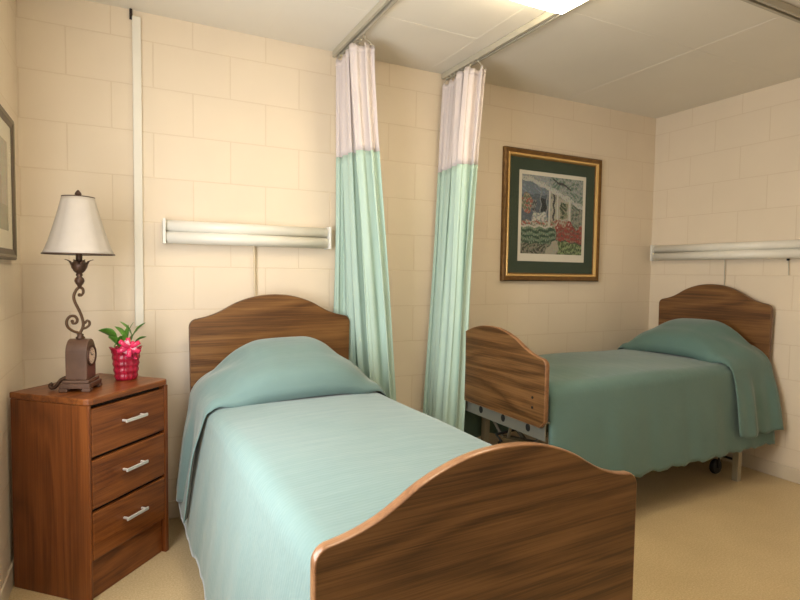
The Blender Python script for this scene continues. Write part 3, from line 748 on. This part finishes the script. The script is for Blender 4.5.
# side scroll foot behind the clock
bm = bmesh.new()
tube(bm, catmull([(-0.02, 0.038, 0.050), (-0.022, 0.060, 0.040), (-0.022, 0.078, 0.016), (-0.022, 0.092, 0.010), (-0.022, 0.098, 0.020), (-0.022, 0.090, 0.026)], 5), 0.007, 8)
build('rear_scroll', bm, m_bronze, t, smooth=True)
# scroll stem, turned so that its plane faces the room
st = build('collar', (lambda b: (lathe(b, [(0.0001, 0.190), (0.014, 0.190), (0.016, 0.196), (0.010, 0.202), (0.012, 0.208), (0.0001, 0.214)], n=16), b)[1])(bmesh.new()), m_bronze, t, smooth=True)
ca, sa = math.cos(-LA+0.15), math.sin(-LA+0.15)
def sp(px, py):   # scroll drawing in millimetres -> lamp space
    return Vector((px*0.001*ca, px*0.001*sa, py*0.001))
S = [(-1, 212), (-24, 222), (-40, 238), (-43, 258), (-34, 275), (-18, 277), (-9, 264), (-13, 251), (-24, 250), (-25, 258)]
m1 = [(-1, 212), (8, 232), (10, 252), (4, 280), (-6, 306), (-16, 330), (-19, 352), (-12, 372), (-2, 384), (9, 380), (12, 366), (5, 354), (-1, 356)]
m2 = [(6, 228), (20, 232), (30, 242), (30, 254), (22, 259), (17, 252)]
for P_, r_ in ((S, 0.0050), (m1, 0.0055), (m2, 0.0045)):
    c = catmull([sp(*q) for q in P_], 6); n = len(c)
    bm = bmesh.new(); tube(bm, c, [r_*(1.0 if k < n*0.7 else 1.0-0.35*(k/n-0.7)/0.3) for k in range(n)], 8)
    bmesh.ops.create_uvsphere(bm, u_segments=8, v_segments=6, radius=r_*1.25, matrix=Matrix.Translation(c[-1]))
    build('scroll', bm, m_iron, t, smooth=True)
bm = bmesh.new(); lathe(bm, [(0.0001, 0.380), (0.006, 0.382), (0.008, 0.392), (0.013, 0.398), (0.017, 0.408), (0.015, 0.418), (0.008, 0.424), (0.012, 0.430), (0.010, 0.438), (0.0001, 0.440)], n=20)
build('knob', bm, m_bronze, t, smooth=True)
bm = bmesh.new(); lathe(bm, [(0.006, 0.434), (0.016, 0.442), (0.026, 0.458), (0.031, 0.478), (0.026, 0.478), (0.018, 0.460), (0.008, 0.448)], n=24)
cup = build('leaf_cup', bm, m_bronze, t, smooth=True)
for k in range(8):
    a = 2*PI*k/8; bm = bmesh.new()
    def lf(u, v, a=a):
        w_ = 0.013*math.sin(PI*min(1, v*0.92+0.10))*(1-0.25*v)
        r = 0.020+0.022*v**1.3+0.008*smooth01((v-0.7)/0.3); z = 0.446+0.048*v-0.006*smooth01((v-0.8)/0.2)
        tt = (u*2-1); r -= 0.004*tt*tt
        return ((r*math.cos(a)-tt*w_*math.sin(a)), (r*math.sin(a)+tt*w_*math.cos(a)), z)
    grid(bm, lf, 4, 8); build('leaf', bm, m_bronze, cup, smooth=True, solid=0.0018)
bm = bmesh.new(); tube(bm, [(0, 0, 0.438), (0, 0, 0.56)], 0.011, 14); build('candle_sleeve', bm, m_bronze, t, smooth=True)
bm = bmesh.new(); lathe(bm, [(0.0001, 0.56), (0.016, 0.562), (0.018, 0.60), (0.012, 0.61), (0.0001, 0.612)], n=16); build('socket', bm, m_bronze, t, smooth=True)
bm = bmesh.new()
for s in (-1, 1): tube(bm, catmull([(0.014*s, 0, 0.57), (0.036*s, 0, 0.60), (0.034*s, 0, 0.67), (0.0, 0, 0.722)], 5), 0.0015, 6)
build('harp', bm, m_iron, t)
# shade: eight soft panels, bell shaped
N = 64
def pan(k, n, z):
    a = 2*PI*k/n; return 1.0 + 0.030*abs(math.cos(4*a)) - 0.018
prof = []
for k in range(13):
    f = k/12; prof.append((0.1185 - (0.1185-0.053)*(f**0.80), 0.508 + 0.211*f))
bm = bmesh.new(); lathe(bm, prof, n=N, fn=pan); sh = build('lamp_shade', bm, m_shade, t, smooth=True, solid=0.002)
for (r, z) in ((0.1185, 0.508), (0.053, 0.719)):
    bm = bmesh.new(); n = N
    pts = [(r*1.004*pan(k, n, z)*math.cos(2*PI*k/n), r*1.004*pan(k, n, z)*math.sin(2*PI*k/n), z) for k in range(n)]
    tube(bm, pts+[pts[0]], 0.0022, 6, False); build('trim_braid', bm, m_bronze, sh, smooth=True)
for k in range(3):
    a = 2*PI*k/3; bm = bmesh.new(); tube(bm, [(0, 0, 0.722), (0.052*math.cos(a), 0.052*math.sin(a), 0.718)], 0.0012, 5); build('spider', bm, m_iron, sh)
bm = bmesh.new(); lathe(bm, [(0.0001, 0.718), (0.006, 0.720), (0.004, 0.724), (0.012, 0.729), (0.010, 0.736), (0.004, 0.744), (0.0001, 0.747)], n=14); build('finial', bm, m_bronze, t, smooth=True)

# ------------------------------------------------------------------ potted plant
PX, PY = 0.392, -0.262
t = thing('potted_plant', 'small green plant in pink foil-wrapped pot with bow on nightstand', 'plant', (PX, PY, NT))
bm = bmesh.new(); n = 48
rings = []
for i in range(17):
    f = i/16; r = 0.039+0.012*f; z = 0.001+0.115*f
    rings.append([bm.verts.new(((r+0.0045*(math.sin(6*2*PI*k/n+f*14)*math.sin(-6*2*PI*k/n+f*14)))*math.cos(2*PI*k/n), (r+0.0045*(math.sin(6*2*PI*k/n+f*14)*math.sin(-6*2*PI*k/n+f*14)))*math.sin(2*PI*k/n), z)) for k in range(n)])
for i in range(3):
    r = 0.053+0.003*i; z = 0.120+0.006*i
    rings.append([bm.verts.new(((r+0.004*math.sin(9*2*PI*k/n))*math.cos(2*PI*k/n), (r+0.004*math.sin(9*2*PI*k/n))*math.sin(2*PI*k/n), z+0.004*math.sin(7*2*PI*k/n))) for k in range(n)])
for i in range(len(rings)-1):
    for k in range(n): bm.faces.new((rings[i][k], rings[i][(k+1) % n], rings[i+1][(k+1) % n], rings[i+1][k]))
bm.faces.new(rings[0])
build('pot', bm, m_pot, t, smooth=True, solid=0.0015)
bm = bmesh.new(); lathe(bm, [(0.0001, 0.108), (0.046, 0.106), (0.046, 0.100), (0.0001, 0.100)], n=20); build('soil', bm, m_soil, t)
cdir = Vector((0.402-PX, -2.75-PY, 0)).normalized(); cr = Vector((-cdir.y, cdir.x, 0))
def leaf(tip, base, width, droop, curl=0.2):
    base, tip = Vector(base), Vector(tip); d = tip-base; L = d.length; dn = d.normalized()
    sd = dn.cross(Vector((0, 0, 1))).normalized(); 
    if sd.dot(cr) < 0: sd = -sd
    upv = sd.cross(dn).normalized()
    if upv.z < 0: upv = -upv
    sd = (sd*0.8+Vector((0, 0, 0.6))).normalized()
    bm = bmesh.new()
    def f(u, v):
        tt = u*2-1; w_ = width*(math.sin(PI*v**0.8)**0.8 if 0 < v < 1 else 0.02)
        p = base + d*v + upv*(L*droop*math.sin(PI*v)) + sd*tt*w_ + upv*(abs(tt)*w_*curl)
        return p
    grid(bm, f, 6, 10)
    o = build('leaf', bm, m_leaf, t, smooth=True, solid=0.0008)
    bm = bmesh.new(); tube(bm, catmull([(0, 0, 0.105), (base.x*0.5, base.y*0.5, 0.105+(base.z-0.105)*0.6), base], 4), 0.0018, 6); build('stem', bm, m_stem, t, smooth=True)
def L3(a, z, o=0.0): return cr*a + cdir*o + Vector((0, 0, z))
# a = metres to the right as seen from the room, z above the pot's foot
leaf(L3(-0.098, 0.208, 0.02), L3(-0.030, 0.165, 0.01), 0.030, 0.10)
leaf(L3(-0.060, 0.183, 0.05), L3(-0.015, 0.135, 0.02), 0.018, 0.1)
leaf(L3(0.075, 0.232, -0.01), L3(0.020, 0.165, 0.0), 0.016, 0.08)
leaf(L3(-0.022, 0.240, 0.0), L3(0.024, 0.172, 0.0), 0.012, 0.10)
leaf(L3(-0.040, 0.218, -0.02), L3(0.000, 0.165, 0.0), 0.013, 0.10)
leaf(L3(0.078, 0.173, 0.0), L3(0.030, 0.150, 0.01), 0.012, 0.10)
leaf(L3(-0.040, 0.138, 0.035), L3(-0.012, 0.175, 0.025), 0.028, 0.12)
leaf(L3(0.010, 0.223, -0.03), L3(0.0, 0.150, -0.01), 0.016, 0.1)
leaf(L3(0.045, 0.198, -0.04), L3(0.01, 0.145, -0.01), 0.016, 0.1)
leaf(L3(-0.010, 0.193, 0.04), L3(-0.005, 0.130, 0.02), 0.018, 0.1)
leaf(L3(0.030, 0.235, -0.01), L3(0.005, 0.160, 0.0), 0.017, 0.08)
leaf(L3(-0.066, 0.178, -0.01), L3(-0.02, 0.135, 0.0), 0.020, 0.1)
# bow: ribbon loops and tails
bow = None; rb = random.Random(11); C0 = L3(0.012, 0.140, 0.060)
bm = bmesh.new(); bmesh.ops.create_uvsphere(bm, u_segments=10, v_segments=8, radius=0.008, matrix=Matrix.Translation(C0))
bow = build('bow', bm, m_bow, t, smooth=True)
for k in range(12):
    a = 2*PI*k/12+rb.uniform(-0.2, 0.2); l = rb.uniform(0.040, 0.054) if k % 2 else rb.uniform(0.026, 0.038)
    dv = (cr*math.cos(a) + Vector((0, 0, 1))*math.sin(a) + cdir*rb.uniform(0.1, 0.7)).normalized()
    nv = dv.cross(cdir).normalized(); nn = nv.cross(dv)
    bm = bmesh.new()
    def f(u, v, dv=dv, nn=nn, nv=nv, l=l):
        th = v*2*PI; p = C0 + dv*(l*0.5*(1-math.cos(th))) + nn*(l*0.33*math.sin(th)) + nv*((u-0.5)*0.016)
        return p
    grid(bm, f, 2, 16); build('ribbon_loop', bm, m_bow if k % 4 else m_bow_l, bow, smooth=True, solid=0.0006)
for (dx, dz) in ((0.022, -0.050), (-0.012, -0.040), (0.034, -0.026)):
    bm = bmesh.new()
    def f(u, v, dx=dx, dz=dz): return C0 + cr*(dx*v+(u-0.5)*0.012) + Vector((0, 0, dz*v)) + cdir*(0.006*math.sin(v*7)-0.004*v)
    grid(bm, f, 2, 10); build('ribbon_tail', bm, m_bow, bow, smooth=True, solid=0.0006)
